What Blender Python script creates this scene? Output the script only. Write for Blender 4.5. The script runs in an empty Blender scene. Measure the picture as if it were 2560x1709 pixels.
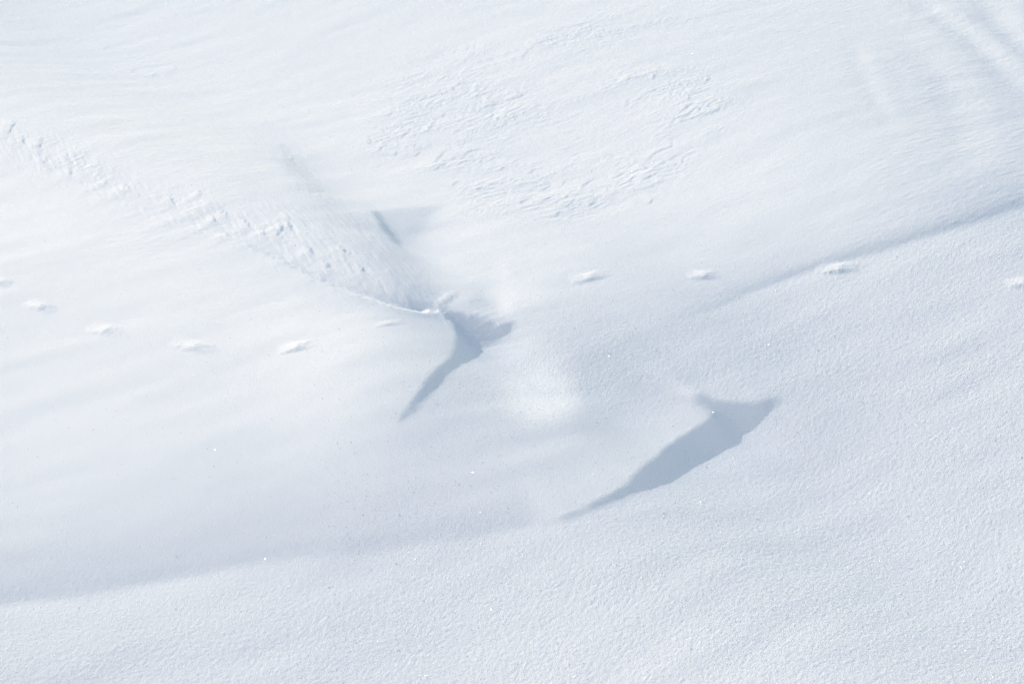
import bpy, math
import numpy as np
from mathutils import Vector

R = math.radians
S = bpy.context.scene

# ------------------------------------------------------------------ camera
CAM_H, PITCH, LENS = 6.5, 35.0, 50.0
cam = bpy.data.objects.new('camera', bpy.data.cameras.new('camera'))
S.collection.objects.link(cam)
cam.location = (0, 0, CAM_H)
cam.rotation_euler = (R(90 - PITCH), 0, 0)
cam.data.lens = LENS
cam.data.sensor_width = 36
cam.data.clip_end = 5000
cam.data.dof.use_dof = True
cam.data.dof.focus_distance = 11.8
cam.data.dof.aperture_fstop = 2.8
S.camera = cam

# ------------------------------------------------------------------ sky and sun
SUN_AZ, SUN_EL = 138.0, 20.0            # azimuth counted from +x (right) towards +y (away)
SKY_STRENGTH, SUN_STRENGTH, EXPOSURE = 0.15, 2.0, 0.40
a, e = R(SUN_AZ), R(SUN_EL)
TO_SUN = Vector((math.cos(e) * math.cos(a), math.cos(e) * math.sin(a), math.sin(e)))
W = bpy.data.worlds.new('World')
S.world = W
W.use_nodes = True
nt = W.node_tree
sky = nt.nodes.new('ShaderNodeTexSky')
sky.sky_type = 'NISHITA'
sky.sun_disc = False
sky.sun_elevation = e
sky.sun_rotation = math.atan2(TO_SUN.x, TO_SUN.y)
sky.altitude = 1500
sky.air_density = 1.9
sky.dust_density = 5.0
sky.ozone_density = 1.0
hs = nt.nodes.new('ShaderNodeHueSaturation')
hs.inputs['Saturation'].default_value = 1.0
nt.links.new(sky.outputs[0], hs.inputs['Color'])
bg = nt.nodes['Background']
nt.links.new(hs.outputs[0], bg.inputs[0])
bg.inputs[1].default_value = SKY_STRENGTH
sl = bpy.data.lights.new('sun', 'SUN')
sl.energy = SUN_STRENGTH
sl.angle = R(0.5)
sl.color = (1.0, 0.945, 0.83)
so = bpy.data.objects.new('sun', sl)
S.collection.objects.link(so)
so.rotation_euler = (-TO_SUN).to_track_quat('-Z', 'Y').to_euler()
vs = S.view_settings
vs.view_transform = 'Standard'
vs.look = 'None'
vs.exposure = EXPOSURE
vs.gamma = 1
vs.use_curve_mapping = False
S.cycles.use_denoising = True
S.cycles.denoising_prefilter = 'NONE'    # keeps the grain of the snow
S.cycles.use_adaptive_sampling = False
S.cycles.filter_width = 1.5

# ------------------------------------------------------------------ helpers
rng = np.random.default_rng(7)
F_PX = LENS / 36.0 * 2349.0             # the photograph is read off at 2349 x 1568
CP, SP = math.cos(R(PITCH)), math.sin(R(PITCH))

def smooth(x, a, b):
    t = np.clip((x - a) / (b - a), 0, 1)
    return t * t * (3 - 2 * t)

class Grid:
    """a regular height grid in metres"""
    def __init__(s, arr, x0, y0, d):
        s.a, s.x0, s.y0, s.d = arr, x0, y0, d
    def __call__(s, x, y):
        return bicubic(s.a, (x - s.x0) / s.d, (y - s.y0) / s.d, False)

def bicubic(A, fx, fy, wrap):
    n, m = A.shape
    if not wrap:
        fx = np.clip(fx, 1.001, m - 3.001); fy = np.clip(fy, 1.001, n - 3.001)
    ix = np.floor(fx).astype(np.int64); iy = np.floor(fy).astype(np.int64)
    tx = (fx - ix).astype(np.float32); ty = (fy - iy).astype(np.float32)
    def wts(t):                         # cubic B-spline: smooth slopes, no kinks
        return ((1 - t) ** 3 / 6, (3 * t ** 3 - 6 * t ** 2 + 4) / 6,
                (-3 * t ** 3 + 3 * t ** 2 + 3 * t + 1) / 6, t ** 3 / 6)
    wx, wy = wts(tx), wts(ty)
    out = np.zeros_like(tx)
    for j in range(4):
        jj = iy + j - 1
        if wrap: jj = jj % n
        row = np.zeros_like(tx)
        for i in range(4):
            ii = ix + i - 1
            if wrap: ii = ii % m
            row += wx[i] * A[jj, ii]
        out += wy[j] * row
    return out

def noise_tile(seed, lo, hi, n=512):
    """periodic band-limited noise, features between lo and hi texels, std 1"""
    r = np.random.default_rng(seed)
    f = np.fft.fft2(r.standard_normal((n, n)))
    k = np.hypot(*np.meshgrid(np.fft.fftfreq(n), np.fft.fftfreq(n))) + 1e-9
    w = np.exp(-(k * lo) ** 2) * (1 - np.exp(-(k * hi) ** 2)) / k ** 0.6
    t = np.fft.ifft2(f * w).real
    return (t / t.std()).astype(np.float32)

TILES = {}
def noise(x, y, size, angle=0.0, stretch=1.0, seed=0, octave=6.0):
    """noise with features about `size` metres, drawn out along `angle` degrees"""
    if seed not in TILES: TILES[seed] = noise_tile(seed, 7.0, 7.0 * octave)
    c, s = math.cos(R(angle)), math.sin(R(angle))
    u = (x * c + y * s) / (size * stretch); v = (-x * s + y * c) / size
    return bicubic(TILES[seed], u * 14 + seed * 37.3, v * 14 + seed * 11.7, True)

def seg_dist(x, y, P):
    """distance to a polyline, signed (+ on its right-hand side), and 0..1 along it"""
    best = np.full(x.shape, 1e9, np.float32); sgn = np.ones(x.shape, np.float32); tt = np.zeros(x.shape, np.float32)
    L = np.r_[0, np.cumsum(np.hypot(*np.diff(P, axis=0).T))]
    for i in range(len(P) - 1):
        ax, ay = P[i]; bx, by = P[i + 1]
        dx, dy = bx - ax, by - ay; l2 = dx * dx + dy * dy + 1e-12
        t = np.clip(((x - ax) * dx + (y - ay) * dy) / l2, 0, 1)
        qx, qy = x - ax - t * dx, y - ay - t * dy
        d = np.hypot(qx, qy); m = d < best
        best = np.where(m, d, best)
        sgn = np.where(m, np.where(dx * qy - dy * qx < 0, 1, -1), sgn)
        tt = np.where(m, (L[i] + t * math.sqrt(l2)) / L[-1], tt)
    return best * sgn, tt

def inside_sd(x, y, P):
    """signed distance to a polygon, + inside"""
    Q = np.vstack([P, P[:1]])
    d, _ = seg_dist(x, y, Q)
    ins = np.zeros(x.shape, bool)
    for (ax, ay), (bx, by) in zip(Q[:-1], Q[1:]):
        if ay == by: continue
        ins ^= ((ay > y) != (by > y)) & (x < (bx - ax) * (y - ay) / (by - ay) + ax)
    return np.where(ins, np.abs(d), -np.abs(d))

def resample(P, n=4):
    """Catmull-Rom through the points"""
    P = np.asarray(P, float)
    if len(P) < 3: return P
    E = np.vstack([2 * P[0] - P[1], P, 2 * P[-1] - P[-2]]); out = []
    for i in range(1, len(E) - 2):
        for t in np.arange(n) / n:
            p0, p1, p2, p3 = E[i - 1:i + 3]
            out.append(.5 * (2 * p1 + (p2 - p0) * t + (2 * p0 - 5 * p1 + 4 * p2 - p3) * t * t + (3 * p1 - p0 - 3 * p2 + p3) * t ** 3))
    out.append(P[-1])
    return np.array(out)

HGT = None
def ground(pts):
    """read-off points of the photograph -> places (x, y) on the snow"""
    p = np.asarray(pts, float)
    u = (p[:, 0] - 1174.5) / F_PX; v = (784 - p[:, 1]) / F_PX
    dx, dy, dz = u, CP + v * SP, -SP + v * CP
    t = -CAM_H / dz
    if HGT is not None:
        t0 = t.copy(); lo = np.full(t.shape, 1.0); hi = np.full(t.shape, 60.0)
        ts = np.linspace(5.5, 30, 1500)
        X = dx[:, None] * ts; Y = dy[:, None] * ts; Z = CAM_H + dz[:, None] * ts
        under = Z < HGT(X.ravel(), Y.ravel()).reshape(X.shape)
        t = ts[np.argmax(under, axis=1)]
    return np.c_[dx * t, dy * t]

# ------------------------------------------------------------------ the lie of the snow
# How steeply the snow rises towards the sun at surveyed spots, from the light it catches
# (grey level 219 = level ground), and the steep lee faces that lie in shade.
SPOTS = """20 20 223;300 20 227;700 20 229;1100 20 230;1500 20 230;1800 20 228;2080 20 226;2330 20 222
20 180 226;350 150 229;700 180 230;1100 150 231;1500 200 230;1900 200 227;2080 150 224;2200 250 221;2330 180 221
60 450 232;300 300 230;600 330 230;900 330 230;1300 330 231;1700 350 231;1950 350 227;2200 380 221;2340 400 217
200 510 233;500 400 230;1150 480 231;1500 480 231;1800 480 229;2000 470 224;2200 460 215;2340 450 209
1600 715 211;1500 770 211
2330 580 218;2150 630 218;2000 670 218;1850 710 216;1600 800 213
1750 560 223;1600 600 224;1450 600 224;1300 600 228;1420 690 220;1600 650 219;1250 700 219;1300 740 216
100 600 231;400 650 232;700 700 231;850 740 231;50 720 227;250 850 228;500 850 228;800 900 228;50 950 226;300 980 226;600 1000 224;800 1000 222
50 1100 224;300 1120 220;600 1120 216;800 1100 214;1000 1120 215;1200 1080 216;1350 1050 217
50 1250 217;300 1220 216;550 1230 213;800 1200 213;1000 1200 213
20 1320 211;150 1300 212;300 1280 213;500 1250 213;700 1225 213
40 1450 217;200 1430 217;400 1400 217;1000 1300 216;1150 1270 215
50 1530 214;300 1500 215;600 1450 216;900 1400 215;1200 1350 216;1200 1500 219;800 1540 217;1500 1450 220;1500 1250 217;1800 1350 219;2100 1500 219;2300 1400 220;2300 1150 219;2000 1150 217;1750 1150 216;1600 1180 216
2300 800 218;2100 800 217;2300 980 219;2000 950 216;1850 850 213;1850 980 211;1700 850 212;1550 860 211
1230 905 240;1205 885 234;1255 920 235;1225 930 234;1260 890 234;1190 860 226;1300 940 225;1240 965 220;1170 925 224;1180 800 224;1250 790 217;1360 820 203;1450 830 205;1400 920 204;1330 870 208;1330 960 210;1150 900 219;1080 900 214;1050 960 213;950 1010 211;1200 985 215;1450 970 216;1550 930 217;1500 1040 219;1300 1120 218;1150 1170 219
600 440 226;700 420 222;760 470 222;760 380 230;640 270 231;850 430 231;960 440 232;1000 520 230;830 462 230;955 505 222;905 500 213;930 530 215;890 486 219;860 474 231;950 468 232;690 375 225;735 440 223;640 390 230;655 440 229;765 400 230;800 450 230;720 340 231;630 310 230;500 500 228;650 520 226;750 560 222;850 560 218;820 530 221;860 560 217;900 600 212;930 640 209;960 675 206;840 590 218;885 650 214;930 585 213;300 440 229;150 370 228
930 525 216;1000 560 230;960 545 227;1000 600 230;1025 640 230;1080 600 231;1100 655 226;1150 600 231;1150 660 233;1175 640 231;1165 690 229;1045 690 224;1085 705 213;1120 728 206;985 625 224"""
SPOTS = np.array([[float(k) for k in s.split()] for s in SPOTS.replace('\n', ';').split(';')])
FILL, LEVEL = 0.42, 0.735
def lin(v):
    v = np.asarray(v) / 255.0
    return ((v + .055) / 1.055) ** 2.4
KEY = (LEVEL - FILL) / math.sin(e)
SLOPE = (math.sin(e) - (lin(SPOTS[:, 2]) - FILL) / KEY) / math.cos(e)

LEE = [  # lee faces that keep out of the sun
    (0.46, [(855,486),(868,504),(872,518),(881,531),(901,551),(920,568),(916,552),(899,534),(884,514),(873,501),(863,487)]),
    (0.42, [(1587,911),(1613,906),(1642,922),(1687,927),(1727,932),(1740,924),(1787,914),(1782,927),(1740,959),(1708,985),(1674,1014),(1634,1040),(1582,1072),(1529,1104),(1476,1125),(1423,1146),(1371,1164),(1318,1184),(1250,1203),(1291,1188),(1344,1164),(1397,1135),(1439,1112),(1466,1080),(1502,1051),(1534,1019),(1566,998),(1603,977),(1629,961),(1634,946),(1608,932)]),
    (0.42, [(1049,764),(1046,790),(1030,820),(990,860),(950,915),(915,965),(945,945),(1000,890),(1060,830),(1100,795),(1140,775),(1165,762),(1120,772),(1080,760)]),
    (0.5, [(906,666),(944,699),(998,718),(1033,739),(1049,764),(1080,780),(1120,785),(1165,762),(1178,734),(1143,748),(1108,722),(1073,710),(998,698),(950,682)]),
]
HOLLOWS = [  # small hollows and swells: slope towards the sun, how softly they blend, outline
    (.065, .08, [(862,486),(900,481),(955,477),(1010,473),(985,500),(962,530),(950,560),(925,574),(906,552),(882,516)]),
    (-.11, .21, [(1190,880),(1240,866),(1290,885),(1305,920),(1275,952),(1225,955),(1190,930)]),
    (.13, .16, [(1335,830),(1420,830),(1440,880),(1410,940),(1350,975),(1345,910)]),
    (.10, .05, [(1070,690),(1100,700),(1140,735),(1165,745),(1150,720),(1125,690),(1095,670)]),
    (-.10, .05, [(1135,590),(1165,590),(1180,660),(1172,715),(1150,715),(1145,650)]),
    (-.08, .04, [(820,478),(870,466),(950,461),(1030,455),(1030,464),(950,471),(880,478)]),
    (.035, .10, [(640,335),(665,345),(705,395),(750,440),(785,478),(745,474),(700,430),(655,385)]),
]
CREASES = [  # long troughs: steep above (left of the line, going left to right), easing below
    ([(1500,768),(1560,742),(1650,703),(1750,662),(1850,622),(1950,592),(2050,563),(2150,533),(2250,505),(2349,476),(2480,440)], .22, .085, .05, .30, .35, .03),
    ([(1262,1199),(1200,1214),(1050,1238),(900,1256),(750,1276),(600,1297),(450,1327),(350,1344),(250,1363),(150,1379),(30,1395),(-140,1412)], -.10, .20, -.17, .20, .05, .075),
    ([(1262,1199),(1200,1213),(1100,1231),(1000,1246),(900,1259),(750,1279)], .0, .1, -.10, .045, .02, .02),
]
GN, GD, GX, GY = 1024, 0.0205, -10.5, 2.8
gx = GX + GD * np.arange(GN); GXX, GYY = np.meshgrid(gx, GY + GD * np.arange(GN))
dsx, dsy = math.cos(a), math.sin(a)
kx = np.fft.fftfreq(GN, GD) * 2 * np.pi
KX, KY = np.meshgrid(kx, kx)
WD = KX * dsx + KY * dsy
K2 = KX ** 2 + KY ** 2
DEN = WD ** 2 + 0.0003 * K2 ** 2 + 0.006 * K2 + 0.002
CO = 4
cxx, cyy = GXX[::CO, ::CO], GYY[::CO, ::CO]
def tps(P, val, x, y, lam=0.00015):
    def U(r2): return r2 * np.log(r2 + 1e-9)
    n = len(P)
    D = U(((P[:, None] - P[None]) ** 2).sum(-1)) + lam * np.eye(n)
    B = np.c_[np.ones(n), P]
    M = np.block([[D, B], [B.T, np.zeros((3, 3))]])
    c = np.linalg.solve(M, np.r_[val, 0, 0, 0])
    out = c[n] + c[n + 1] * x + c[n + 2] * y
    for i in range(n): out = out + c[i] * U((x - P[i, 0]) ** 2 + (y - P[i, 1]) ** 2)
    return out
for it in range(5):
    P = ground(SPOTS[:, :2])
    G = np.clip(tps(P, SLOPE, cxx, cyy), -.25, .33)
    q = np.arange(GN) / CO
    G = bicubic(G, *np.meshgrid(q, q), False)
    fov = ground([(-120, -60), (2470, -60), (2470, 1640), (-120, 1640)])
    sd = inside_sd(cxx, cyy, fov)
    G = G * bicubic(smooth(sd, -2.2, 0.2), *np.meshgrid(q, q), False)
    for line, up, wu, dn, wd, tin, so in CREASES:
        pw = resample(ground(line), 4)
        x0, y0 = pw.min(0) - 1.2; x1, y1 = pw.max(0) + 1.2
        j0, j1 = max(0, int((y0 - GY) / GD)), min(GN, int((y1 - GY) / GD)); i0, i1 = max(0, int((x0 - GX) / GD)), min(GN, int((x1 - GX) / GD))
        d, t = seg_dist(GXX[j0:j1, i0:i1], GYY[j0:j1, i0:i1], pw)
        d = d + .012 * noise(GXX[j0:j1, i0:i1], GYY[j0:j1, i0:i1], .5, 25, 2.5, 28)
        fade = smooth(t, 0, tin); glow = smooth(t, .3, .65) if up < 0 else 1.0
        if up == 0: fade = fade * (1 - smooth(t, .45, 1))
        G[j0:j1, i0:i1] += fade * (up * glow * np.exp(-np.clip(-d, 0, 9) / wu) * smooth(-d, -1.2 * so, .5 * so) - dn * np.exp(-np.clip(d, 0, 9) / wd) * smooth(d, -.6 * so, 1.4 * so))
    for gl, soft, poly in HOLLOWS:
        pw = ground(poly)
        x0, y0 = pw.min(0) - soft; x1, y1 = pw.max(0) + soft
        j0, j1 = int((y0 - GY) / GD), int((y1 - GY) / GD); i0, i1 = int((x0 - GX) / GD), int((x1 - GX) / GD)
        m = smooth(inside_sd(GXX[j0:j1, i0:i1], GYY[j0:j1, i0:i1], pw), -soft, soft)
        G[j0:j1, i0:i1] = G[j0:j1, i0:i1] * (1 - m) + gl * m
    for gl, poly in LEE:
        pw = ground(poly)
        x0, y0 = pw.min(0) - .3; x1, y1 = pw.max(0) + .3
        j0, j1 = int((y0 - GY) / GD), int((y1 - GY) / GD); i0, i1 = int((x0 - GX) / GD), int((x1 - GX) / GD)
        xx, yy = GXX[j0:j1, i0:i1], GYY[j0:j1, i0:i1]
        sd_ = inside_sd(xx, yy, pw)
        gy_, gx_ = np.gradient(sd_, GD)
        so = .012 + .03 * np.clip(.7 * gy_ - .7 * gx_, 0, 1) * smooth(sd_, .10, .0)
        m = smooth(sd_ + .005 * noise(xx, yy, .06, 40, 1.3, 27), -so, so)
        G[j0:j1, i0:i1] = G[j0:j1, i0:i1] * (1 - m) + gl * m
    FT = np.fft.fft2(G); FH = 0
    for k in range(4):                  # the rise along the sun's bearing, with the least bending
        FH = FH + -1j * WD * (FT - 1j * WD * FH) / DEN
    H = np.fft.ifft2(FH).real
    if it == 4: print('slope error', np.abs(np.fft.ifft2(FT - 1j * WD * FH).real)[sd.repeat(CO, 0).repeat(CO, 1) > 0].mean(), np.abs(G)[sd.repeat(CO, 0).repeat(CO, 1) > 0].mean())
    ref = ground([(1174, 784)])
    H = H - Grid(H, GX, GY, GD)(ref[:, 0], ref[:, 1])[0]
    edge = smooth(np.minimum(np.minimum(GXX - GX, GX + GN * GD - GXX), np.minimum(GYY - GY, GY + GN * GD - GYY)), 0.1, 1.6)
    HGT = Grid((H * edge).astype(np.float32), GX, GY, GD)
print('relief', H.min(), H.max())

# ------------------------------------------------------------------ fine sheet
NY, NX = 1080, 1080
near, far = 5.0, 24.0
ys = near * (far / near) ** (np.arange(NY) / (NY - 1))
out_y = far + 0.03 * (1.33 ** np.arange(1, 34) - 1)
in_y = near - 0.02 * (1.28 ** np.arange(1, 27) - 1)
YS = np.r_[in_y[::-1], ys, out_y]
us = np.linspace(-1.2, 1.2, NX)
out_u = 1.2 + 0.0025 * (1.33 ** np.arange(1, 36) - 1)
US = np.r_[-out_u[::-1], us, out_u]
half = np.clip(YS, near, far) * 0.41 + 0.9
X = (US[None, :] * half[:, None]).astype(np.float32)
Y = np.repeat(YS[:, None], len(US), 1).astype(np.float32)
shape = X.shape
x, y = X.ravel(), Y.ravel()
h = HGT(x, y)
print('sheet', shape)

# bank the photographer stands on
h = h + 4.9 * smooth(4.4 - y, 0, 5.5) * 1.0
# far rolling ground
dist = np.hypot(x, y - 12)
h = h + smooth(dist, 14, 60) * 1.5 * np.sin(x * .021 + 1) * np.cos(y * .017)

detail = 1 - smooth(dist, 11, 15)
p_ = np.c_[x, y]

def zone(poly, soft=0.25):
    pw = ground(poly)
    x0, y0 = pw.min(0) - soft; x1, y1 = pw.max(0) + soft
    m = np.zeros(x.shape, np.float32)
    k = np.where((x > x0) & (x < x1) & (y > y0) & (y < y1))[0]
    m[k] = smooth(inside_sd(x[k], y[k], pw), -soft, soft)
    return m

def along(pts, reach, n=4):
    P = resample(ground(pts), n)
    x0, y0 = P.min(0) - reach; x1, y1 = P.max(0) + reach
    k = np.where((x > x0) & (x < x1) & (y > y0) & (y < y1))[0]
    d, t = seg_dist(x[k], y[k], P)
    return k, d, t

# zones
Z_FORE = zone([(2360,480),(1900,605),(1550,765),(1380,800),(1300,880),(1450,1000),(1600,940),(1700,1000),(1250,1198),(800,1265),(0,1385),(-150,1400),(-150,1680),(2500,1680),(2500,430)], .12)
Z_ROUGH = zone([(2500,380),(1900,600),(1550,740),(1185,742),(1100,790),(1000,890),(1080,960),(1250,980),(1520,975),(1600,960),(1700,1000),(1450,1120),(1250,1198),(800,1265),(0,1390),(-200,1400),(-200,1700),(2550,1700)], .75)
Z_LEE = np.maximum.reduce([zone(p, .03) for _, p in LEE[1:]])
Z_GULLY = zone([(-40,270),(150,325),(330,415),(480,448),(640,470),(760,480),(862,498),(915,565),(975,640),(1000,690),(1040,745),(1000,722),(900,703),(720,640),(540,556),(300,478),(150,415),(-40,370)], .28)
Z_CRUST = np.maximum.reduce([
    zone([(820,330),(870,230),(960,130),(1150,80),(1500,15),(1620,45),(1450,90),(1100,170),(1250,200),(1400,160),(1650,150),(1730,220),(1620,330),(1600,390),(1450,450),(1300,510),(1080,480),(1040,420),(900,360)], .35),
    .6 * zone([(230,95),(330,100),(415,150),(405,195),(300,165)], .2),
    .5 * zone([(-60,-40),(160,-40),(90,60),(-60,90)], .3),
    .8 * zone([(5,262),(90,300),(230,355),(260,420),(150,400),(10,340)], .12)])
Z_QUIET = zone([(1150,300),(1400,240),(1540,230),(1500,330),(1350,380),(1200,380)], .3)

# grain and wind streaks
far_w = smooth(y, 7.2, 12.5)
right_w = smooth(x + 0.15 * (y - 9), -3, 2.5)
st_l = noise(x, y, .032, 12, 7, 1); st_r = noise(x, y, .032, 28, 7, 2)
streak = st_l * (1 - right_w) + st_r * right_w
big = noise(x, y, .5, 25, 3, 3)
patch = 0.55 + 0.6 * smooth(noise(x, y, 1.4, 25, 2, 4), -1, 1.2)
lump = noise(x, y, .015, 45, 1.2, 5, 4)
lump2 = noise(x, y, .032, 35, 2.0, 6, 4)
calm = 1 - .85 * Z_LEE
h = h + detail * calm * (streak * patch * (.00008 + .00055 * far_w) + big * .0015
                         + Z_ROUGH * (lump * .00045 + lump2 * .0005) + (1 - Z_ROUGH) * lump * .0001)

# wind crust: shingled plates, each with an abrupt edge to windward
def shingle(L, ang, size, stretch, seed, warp):
    s_ = x * math.cos(R(ang)) + y * math.sin(R(ang))
    ph = s_ / L + warp * noise(x, y, size, ang, stretch, seed) + .10 * noise(x, y, size * .5, ang, 5, seed + 1)
    f = ph - np.floor(ph)
    return (1 - smooth(f, .93, 1)) * f ** 1.3
cr_amp = Z_CRUST * (1 - .75 * Z_QUIET) * smooth(noise(x, y, .45, 24, 2.5, 8), -1.9, 1.0)
h = h + cr_amp * (.0068 * shingle(.55, 26, .12, 5, 9, .75) + .0009 * noise(x, y, .045, 26, 8, 11))
g_amp = Z_GULLY * smooth(noise(x, y, .4, -40, 2, 12), -1.2, 1)
h = h + g_amp * (.0018 * shingle(.6, -28, .10, 3.5, 13, 1.0)) + Z_GULLY * (.0012 * noise(x, y, .034, -60, 9, 15) + .0003 * noise(x, y, .018, -60, 6, 16))
Z_ROUGH2 = zone([(630,330),(690,350),(770,480),(830,492),(720,470),(650,380)], .15)
h = h + Z_ROUGH2 * .0015 * noise(x, y, .05, -50, 3, 17)

def step(pts, rise, decay, groove=0.0, gw=.014, jag=.012, n=3, run=.018):
    """a crust edge: a plate standing proud on its left, ending in a small drop to the right"""
    global h
    P_ = ground(pts)
    if P_[-1, 1] < P_[0, 1]: pts = pts[::-1]
    k, d, t = along(pts, decay * 3, n)
    d = d + jag * noise(x[k], y[k], .035, 0, 1, 18)
    w = np.clip(np.sin(np.pi * np.clip(t, .001, .999)), 0, 1) ** .8
    up = smooth(-d, -.6 * run, .4 * run) * np.exp(-np.clip(-d, 0, 9) / decay)
    h[k] += w * (rise * up - groove * np.exp(-((d - .006) / gw) ** 2))

EDGES = """1533 316,1538 323,1542 330,1538 339,1526 344,1512 349,1500 356,1491 365,1478 376
1648 238,1649 248,1646 255,1627 262,1613 270,1601 278;1594 234,1583 241,1571 251,1560 258
1620 172,1627 180,1620 186,1617 196;1449 380,1454 373,1470 380,1487 386,1458 393,1442 402
1576 349,1547 360,1536 371;1517 394,1491 407,1465 421;1489 168,1501 174,1498 184,1487 182
1576 218,1583 225,1580 232;1320 454,1316 463,1304 472,1285 479;1225 455,1206 461,1196 467,1195 474
1092 440,1098 434,1106 433;1060 366,1070 353,1091 347,1107 342;999 392,1006 385,1027 379
999 374,1011 358,1027 346;955 360,960 352,968 350;905 358,913 348;872 350,876 340,896 333
844 314,850 324,849 333,862 336;876 298,880 304,879 310;860 296,864 290;927 256,944 260,962 265
1159 234,1182 227,1206 218;1013 269,1025 259;1210 400,1224 392,1230 389;1240 440,1256 432,1268 427
1330 430,1350 420,1362 412;1238 468,1250 460,1262 456;1400 412,1420 404,1436 395;980 300,990 292,1004 287
925 318,930 308,944 303;1038 430,1046 420,1060 416;1110 250,1122 243,1138 240;1420 190,1440 184,1462 180
1275 500,1282 490,1292 486;1490 470,1496 462,1506 458;1350 478,1358 470,1372 466;890 270,898 262,912 258
1000 190,1018 180,1040 174;1090 150,1106 142,1130 138;1200 120,1222 112,1250 106;1300 66,1330 58,1362 52
240 118,246 110,262 112;300 170,308 162,318 160;395 150,404 156,402 164;350 178,358 170,366 166"""
for s_ in EDGES.replace('\n', ';').split(';'):
    step([tuple(map(float, q.split())) for q in s_.split(',')], .0045, .16, .003, .012, .005)
SCARPS = """29 274,34 287,21 304,28 312;56 314,54 328,55 338;92 312,94 326,92 340,104 352
105 355,109 364,103 376,122 393;159 381,164 391,162 398,171 407;237 411,250 420;283 418,305 439
389 448,396 460,405 470;452 436,466 446;506 480,525 496;490 492,492 505,497 512;514 531,534 545
640 512,646 524,638 536,652 548;662 508,668 522,664 530;700 560,712 570,722 584;740 590,752 604,770 618
600 520,606 534,618 546;560 500,570 512,582 520;780 560,792 574,808 586;820 600,836 618,850 632"""
for s_ in SCARPS.replace('\n', ';').split(';'):
    step([tuple(map(float, q.split())) for q in s_.split(',')], .006, .16, .004, .016, .010)

# the lip of the left bank over the gully, deepening downhill
def lip(pts, depth0, depth1, decay, jag=.008, crest=.004):
    global h
    k, d, t = along(pts, decay * 6)
    d = d + jag * noise(x[k], y[k], .06, -40, 2, 19) + .5 * jag * noise(x[k], y[k], .02, 0, 1, 20)
    dep = depth0 + (depth1 - depth0) * t ** 2
    w = smooth(t, .0, .08) * (1 - smooth(t, .95, 1.0))
    h[k] -= w * dep * smooth(-d, -.01, .09) * np.exp(-np.clip(-d, 0, 9) / decay)
    h[k] += w * crest * np.exp(-((d - .02) / .03) ** 2)
lip([(60,385),(180,430),(300,478),(430,522),(540,556),(640,600),(720,640),(800,672),(900,703),(960,716),(1002,722),(1036,742),(1050,764),(1046,782)], .004, .085, .28, .004)

def crack(pts, depth, width, jag=.015):
    global h
    k, d, t = along(pts, .3)
    d = d + jag * noise(x[k], y[k], .05, 0, 1, 21)
    w = np.clip(np.sin(np.pi * np.clip(t, .001, .999)), 0, 1) ** .6
    h[k] -= w * depth * np.exp(-(d / width) ** 2)
def ridge(pts, height, width, jag=0.0):
    crack(pts, -height, width, jag)
ridge([(996,695),(1010,686),(1026,676),(1044,664)], .007, .035, .008)

# faint old furrows at the upper right
FURROWS = [[(2080,-20),(2135,30),(2190,66),(2233,96),(2275,140),(2349,215),(2400,260)], [(2240,-20),(2290,50),(2330,100),(2400,150)],
           [(2040,60),(2130,150),(2190,240),(2205,330),(2185,420)], [(1955,90),(1985,190),(2025,260),(2050,310)]]
for P_, dp, wd in zip(FURROWS, (.012, .014, .008, .004), (.15, .18, .20, .10)):
    crack(P_, dp, wd, .01)
    k, d, t = along(P_, 1.0)
    h[k] += np.sin(np.pi * t) * dp * .6 * np.exp(-((d + wd * 1.9) / wd) ** 2)
    h[k] += np.sin(np.pi * t) * .0004 * np.exp(-(d / (wd * 2)) ** 2) * noise(x[k], y[k], .10, 28, 4, 22)

# tracks: hollows trodden from the left, deepest at the right end
PRINTS = [  # left end, right end (photograph), width m, depth m, label
    ((-22,640),(16,655), .10, .05, 'shaded hollow cut off by the left edge of the picture, highest of the left-hand tracks'),
    ((54,694),(112,714), .10, .055, 'tilted bright footprint nearest the left edge, its hollow pointing down to the right'),
    ((196,752),(264,766), .12, .055, 'blunt bright footprint between the tilted one and the long one on the left bank'),
    ((384,786),(480,804), .11, .055, 'long bright footprint with a thin drag mark behind it on the left bank'),
    ((630,808),(708,794), .10, .055, 'bright footprint tilted up to the right, last before the gully shadow'),
    ((850,751),(918,741), .06, .025, 'faint shallow footprint on the rim of the left bank beside the gully'),
    ((1302,650),(1384,632), .09, .05, 'bright footprint with a grey tail, first one right of the gully'),
    ((1572,636),(1640,633), .10, .055, 'short round footprint with a dark right end on the shaded trough side'),
    ((1866,624),(1958,616), .10, .07, 'double footprint with a grey round hole on the crest of the right-hand drift'),
    ((2302,655),(2372,652), .10, .06, 'ragged footprint on the drift cut off by the right edge of the picture'),
]
PRINT_FACES = []
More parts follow.
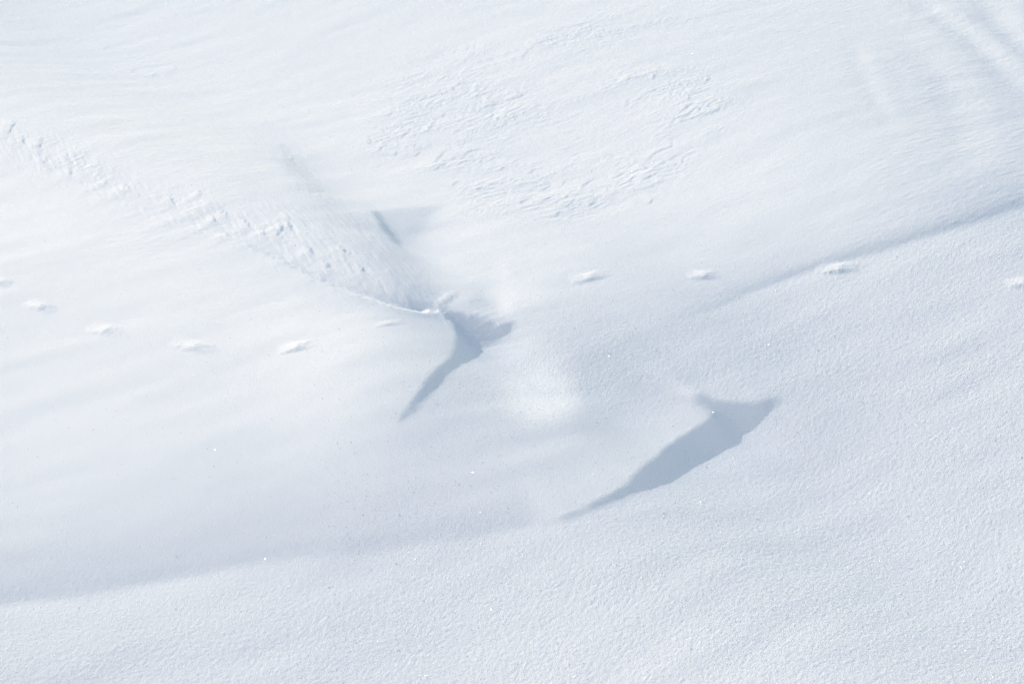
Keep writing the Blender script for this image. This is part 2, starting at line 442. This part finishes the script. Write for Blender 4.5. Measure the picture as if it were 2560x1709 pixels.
for p0, p1, wd, dp, lab in PRINTS:
    A_, B_ = ground([p0, p1])
    c_ = (A_ + B_) / 2; ax_ = B_ - A_; hl = np.hypot(*ax_) / 2; ax_ = ax_ / (2 * hl)
    k = np.where((np.abs(x - c_[0]) < hl + .25) & (np.abs(y - c_[1]) < hl + .25))[0]
    dx_, dy_ = x[k] - c_[0], y[k] - c_[1]
    xi = (dx_ * ax_[0] + dy_ * ax_[1]) / hl
    eta = (-dx_ * ax_[1] + dy_ * ax_[0]) / (wd / 2)
    wob = .06 * noise(x[k], y[k], .04, 20, 1, 23)
    xi, eta = xi + wob, eta + wob
    ramp = -.04 + .92 * np.clip((xi + 1) / 1.25, 0, 1) - .16 * np.clip(eta + 1, 0, 2) * np.clip((xi + 1) / 1.1, 0, 1)
    body = smooth(xi, -1.15, -.8) * (1 - smooth(xi, .25, 1.6))
    cm = np.where(eta < 0, 1 - smooth(-eta, .1, 1.25), 1 - smooth(eta, .6, 2.2))
    mound = ramp * body; pit = smooth(xi, .2, .6) * (1 - smooth(xi, .7, 1.4)); cp = 1 - smooth(np.abs(eta), .2, 1.1)
    h[k] += dp * (.40 * mound * cm - .06 * pit * cp)
    PRINT_FACES.append((c_, ax_, hl, wd))

# ------------------------------------------------------------------ mesh objects
N2 = shape
def normals(Z):
    V = np.stack([X, Y, Z.reshape(shape)], -1)
    a_ = V[1:, 1:] - V[:-1, :-1]; b_ = V[1:, :-1] - V[:-1, 1:]
    f = np.cross(a_, b_)
    n = np.zeros_like(V)
    n[:-1, :-1] += f; n[1:, :-1] += f; n[:-1, 1:] += f; n[1:, 1:] += f
    n /= np.linalg.norm(n, axis=-1, keepdims=True) + 1e-20
    return V.reshape(-1, 3), n.reshape(-1, 3)

def snow_material():
    m = bpy.data.materials.new('snow'); m.use_nodes = True
    t = m.node_tree; b = t.nodes['Principled BSDF']
    b.inputs['Base Color'].default_value = (.895, .89, .925, 1)
    b.inputs['Roughness'].default_value = .75
    b.inputs['Specular IOR Level'].default_value = .2
    co = t.nodes.new('ShaderNodeTexCoord')
    def noise_node(scale, detail, rough):
        n = t.nodes.new('ShaderNodeTexNoise')
        n.inputs['Scale'].default_value = scale; n.inputs['Detail'].default_value = detail; n.inputs['Roughness'].default_value = rough
        t.links.new(co.outputs['Object'], n.inputs['Vector'])
        return n.outputs['Fac']
    def math_node(op, a_, b_):
        n = t.nodes.new('ShaderNodeMath'); n.operation = op
        for k_, v_ in enumerate((a_, b_)):
            if hasattr(v_, 'links'): t.links.new(v_, n.inputs[k_])
            else: n.inputs[k_].default_value = v_
        return n.outputs[0]
    at = t.nodes.new('ShaderNodeAttribute'); at.attribute_name = 'grain'
    fine = math_node('MULTIPLY', noise_node(120, 2, .7), .6)
    coarse = math_node('MULTIPLY', noise_node(56, 3, .7), math_node('MULTIPLY', at.outputs['Fac'], .85))
    bp = t.nodes.new('ShaderNodeBump'); bp.inputs['Strength'].default_value = 1.0; bp.inputs['Distance'].default_value = .006
    t.links.new(math_node('ADD', fine, coarse), bp.inputs['Height'])
    t.links.new(bp.outputs[0], b.inputs['Normal'])
    return m
SNOW = snow_material()

VERT, NRM = normals(h)
GRAIN = np.clip(.12 + .88 * Z_ROUGH * (.55 + .45 * smooth(noise(x, y, .5, 30, 2, 26), -1, 1)), 0, 1) * (1 - .8 * Z_LEE)
nr, nc = shape
base = (np.arange(nr - 1)[:, None] * nc + np.arange(nc - 1)[None]).ravel()
QUADS = np.c_[base, base + 1, base + nc + 1, base + nc]

def sheet(name, faces, mat, parent=None):
    q = QUADS[faces]
    ids, inv = np.unique(q.ravel(), return_inverse=True)
    me = bpy.data.meshes.new(name)
    me.vertices.add(len(ids)); me.vertices.foreach_set('co', VERT[ids].astype(np.float32).ravel())
    me.loops.add(len(inv)); me.loops.foreach_set('vertex_index', inv.astype(np.int32).ravel())
    me.polygons.add(len(q)); me.polygons.foreach_set('loop_start', np.arange(0, len(inv), 4, dtype=np.int32))
    me.polygons.foreach_set('use_smooth', np.ones(len(q), bool))
    me.update(calc_edges=True)
    me.normals_split_custom_set_from_vertices(NRM[ids].astype(np.float32))
    at = me.attributes.new('grain', 'FLOAT', 'POINT')
    at.data.foreach_set('value', GRAIN[ids].astype(np.float32))
    me.materials.append(mat)
    o = bpy.data.objects.new(name, me)
    S.collection.objects.link(o)
    if parent: o.parent = parent
    return o

# which part of the ground each face belongs to
fx = x[QUADS].mean(1); fy = y[QUADS].mean(1)
lab = np.zeros(len(QUADS), np.int16)
def face_zone(poly, grow=0.0):
    pw = ground(poly)
    k = np.where((fx > pw[:, 0].min() - 1) & (fx < pw[:, 0].max() + 1) & (fy > pw[:, 1].min() - 1) & (fy < pw[:, 1].max() + 1))[0]
    wob = .05 * noise(fx[k], fy[k], .15, 20, 2, 25)
    m = np.zeros(len(fx), bool); m[k[inside_sd(fx[k], fy[k], pw) + wob > -grow]] = True
    return m
REGIONS = {}
def region(i, poly, grow=0.0, only=None):
    m = face_zone(poly, grow)
    if only is not None: m &= np.isin(lab, only)
    lab[m] = i
L1 = [(-150,330),(60,385),(180,430),(300,478),(430,522),(540,556),(640,600),(720,640),(800,672),(900,703),(960,716),(1002,722),(1036,742),(1050,764)]
region(1, [(-150,-90),(2500,-90),(2500,430),(2200,515),(1900,605),(1600,715),(1500,770),(1180,740)] + L1[::-1][:-1] + [(-150,330)])
region(2, L1 + [(1030,820),(950,915),(900,975),(600,1130),(500,1290),(150,1350),(-150,1385)])
region(4, [(1050,764),(1180,738),(1500,770),(1400,880),(1600,900),(1790,905),(1740,960),(1500,1112),(1250,1198),(850,1250),(500,1290),(600,1130),(900,975),(950,915),(1030,820)])
region(5, [(2500,430),(2200,515),(1900,605),(1600,715),(1500,770),(1400,880),(1600,900),(1790,905),(1740,960),(1500,1112),(1250,1198),(850,1250),(500,1290),(150,1350),(-150,1385),(-150,1660),(2500,1660)])
region(3, [(-150,265),(150,325),(330,415),(480,448),(640,470),(760,480),(862,490),(930,565),(985,640),(1100,690),(1178,734),(1120,778)] + L1[::-1][:-1] + [(-150,330)])
region(6, [(820,330),(870,230),(960,130),(1150,80),(1500,15),(1620,45),(1660,150),(1730,220),(1620,330),(1600,390),(1450,450),(1300,510),(1080,480),(1040,420),(900,360)], 0, [1])
region(7, [(225,90),(330,95),(420,150),(410,200),(295,172)], 0, [1])
for n_, P_ in enumerate(FURROWS[:3]):
    k, d, t = along(P_, .4)
    inv = np.zeros(len(x), bool); inv[k[np.abs(d) < .17]] = True
    lab[inv[QUADS].all(1) & (lab == 1)] = 8 + n_
for n_, (c_, ax_, hl, wd) in enumerate(PRINT_FACES):
    dx_, dy_ = fx - c_[0], fy - c_[1]
    xi = (dx_ * ax_[0] + dy_ * ax_[1]) / hl; eta = (-dx_ * ax_[1] + dy_ * ax_[0]) / (wd / 2)
    lab[(xi / 1.12) ** 2 + (eta / 1.3) ** 2 < 1] = 20 + n_

GROUND = [(0, 'snow_field', 'wide untouched snow running on beyond the picture', None),
          (1, 'snow_slope', 'bright wind-packed upper snow slope above the gully and the long trough', None),
          (2, 'snow_bank', 'smooth bright snow bank on the left below the rough gully', None),
          (3, 'snow_gully', 'rough shaded gully running from upper left down to the middle', None),
          (4, 'snow_mound', 'rounded snow mound in the middle between the two blue shadows', None),
          (5, 'snow_drift', 'grainy foreground snow drift filling the lower right', None)]
made = {}
for i_, nm, lb, _ in GROUND:
    o = sheet(nm, np.where(lab == i_)[0], SNOW)
    o['kind'] = 'structure'; o['label'] = lb
    made[nm] = o
for i_, nm, lb in ((6, 'wind_crust', 'broad field of ragged wind-scalloped crust plates'), (7, 'wind_crust', 'small scalloped crust patch at the upper left'),
                   (8, 'furrow', None), (9, 'furrow', None), (10, 'furrow', None)):
    f_ = np.where(lab == i_)[0]
    if len(f_):
        o = sheet(nm, f_, SNOW, made['snow_slope'])
        if lb: o['label'] = lb
for n_, pr in enumerate(PRINTS):
    f_ = np.where(lab == 20 + n_)[0]
    o = sheet('footprint', f_, SNOW)
    o['label'] = pr[4]; o['category'] = 'footprint'; o['group'] = 'animal tracks across the snow'

# ------------------------------------------------------------------ sparkling ice crystals lying on the snow
def ice_material():
    m = bpy.data.materials.new('ice'); m.use_nodes = True
    b = m.node_tree.nodes['Principled BSDF']
    b.inputs['Base Color'].default_value = (.93, .95, .97, 1)
    b.inputs['Roughness'].default_value = .2
    b.inputs['Metallic'].default_value = .6
    b.inputs['Specular IOR Level'].default_value = 1.0
    return m
SHEET = Grid(h.reshape(shape), 0, 0, 1)
def height_at(px_, py_):
    hy = np.interp(py_, YS, np.arange(len(YS)))
    hw = np.clip(py_, near, far) * 0.41 + 0.9
    hx = np.interp(px_ / hw, US, np.arange(len(US)))
    A = h.reshape(shape)
    i0 = np.clip(hx.astype(int), 0, shape[1] - 2); j0 = np.clip(hy.astype(int), 0, shape[0] - 2)
    tx, ty = hx - i0, hy - j0
    return (A[j0, i0] * (1 - tx) + A[j0, i0 + 1] * tx) * (1 - ty) + (A[j0 + 1, i0] * (1 - tx) + A[j0 + 1, i0 + 1] * tx) * ty
NCR = 22000
cy_ = 5.4 * (17.5 / 5.4) ** rng.random(NCR)
cx_ = (rng.random(NCR) * 2 - 1) * (cy_ * .44 + .6)
keep = rng.random(NCR) < np.where(cy_ < 9.5, .95, .3) * np.where(cx_ > -.18 * cy_, 1, .12)
cx_, cy_ = cx_[keep], cy_[keep]
cz_ = height_at(cx_, cy_)
NCR = len(cx_)
tilt = np.abs(rng.normal(0, R(30), NCR)); tilt = np.clip(tilt, 0, R(80)); az = rng.random(NCR) * 2 * np.pi
nx_, ny_, nz_ = np.sin(tilt) * np.cos(az), np.sin(tilt) * np.sin(az), np.cos(tilt)
nn = np.stack([nx_, ny_, nz_], 1)
t1 = np.cross(nn, [0, 0, 1.0] + rng.normal(0, .01, (NCR, 3))); t1 /= np.linalg.norm(t1, axis=1, keepdims=True)
t2 = np.cross(nn, t1)
rad = .0024 * np.exp(rng.normal(0, .35, NCR))
ctr = np.stack([cx_, cy_, cz_ + rad * .3], 1)
ang = np.arange(3) * np.pi * 2 / 3
ring = ctr[:, None] + rad[:, None, None] * (np.cos(ang)[None, :, None] * t1[:, None] + np.sin(ang)[None, :, None] * t2[:, None])
th = (nn * rad[:, None] * .18)[:, None]
cv = np.concatenate([ring + th, ring - th], 1).reshape(-1, 3)
faces = []
for n_ in range(NCR):
    b_ = n_ * 6
    faces.append(tuple(range(b_, b_ + 3)))
    faces.append(tuple(range(b_ + 5, b_ + 2, -1)))
    for q in range(3):
        r_ = (q + 1) % 3
        faces.append((b_ + q, b_ + 3 + q, b_ + 3 + r_, b_ + r_))
me = bpy.data.meshes.new('ice_crystals'); me.from_pydata(cv.tolist(), [], faces); me.materials.append(ice_material())
o = bpy.data.objects.new('ice_crystals', me); S.collection.objects.link(o)
o['kind'] = 'stuff'; o['label'] = 'tiny glinting ice crystals scattered over the snow'
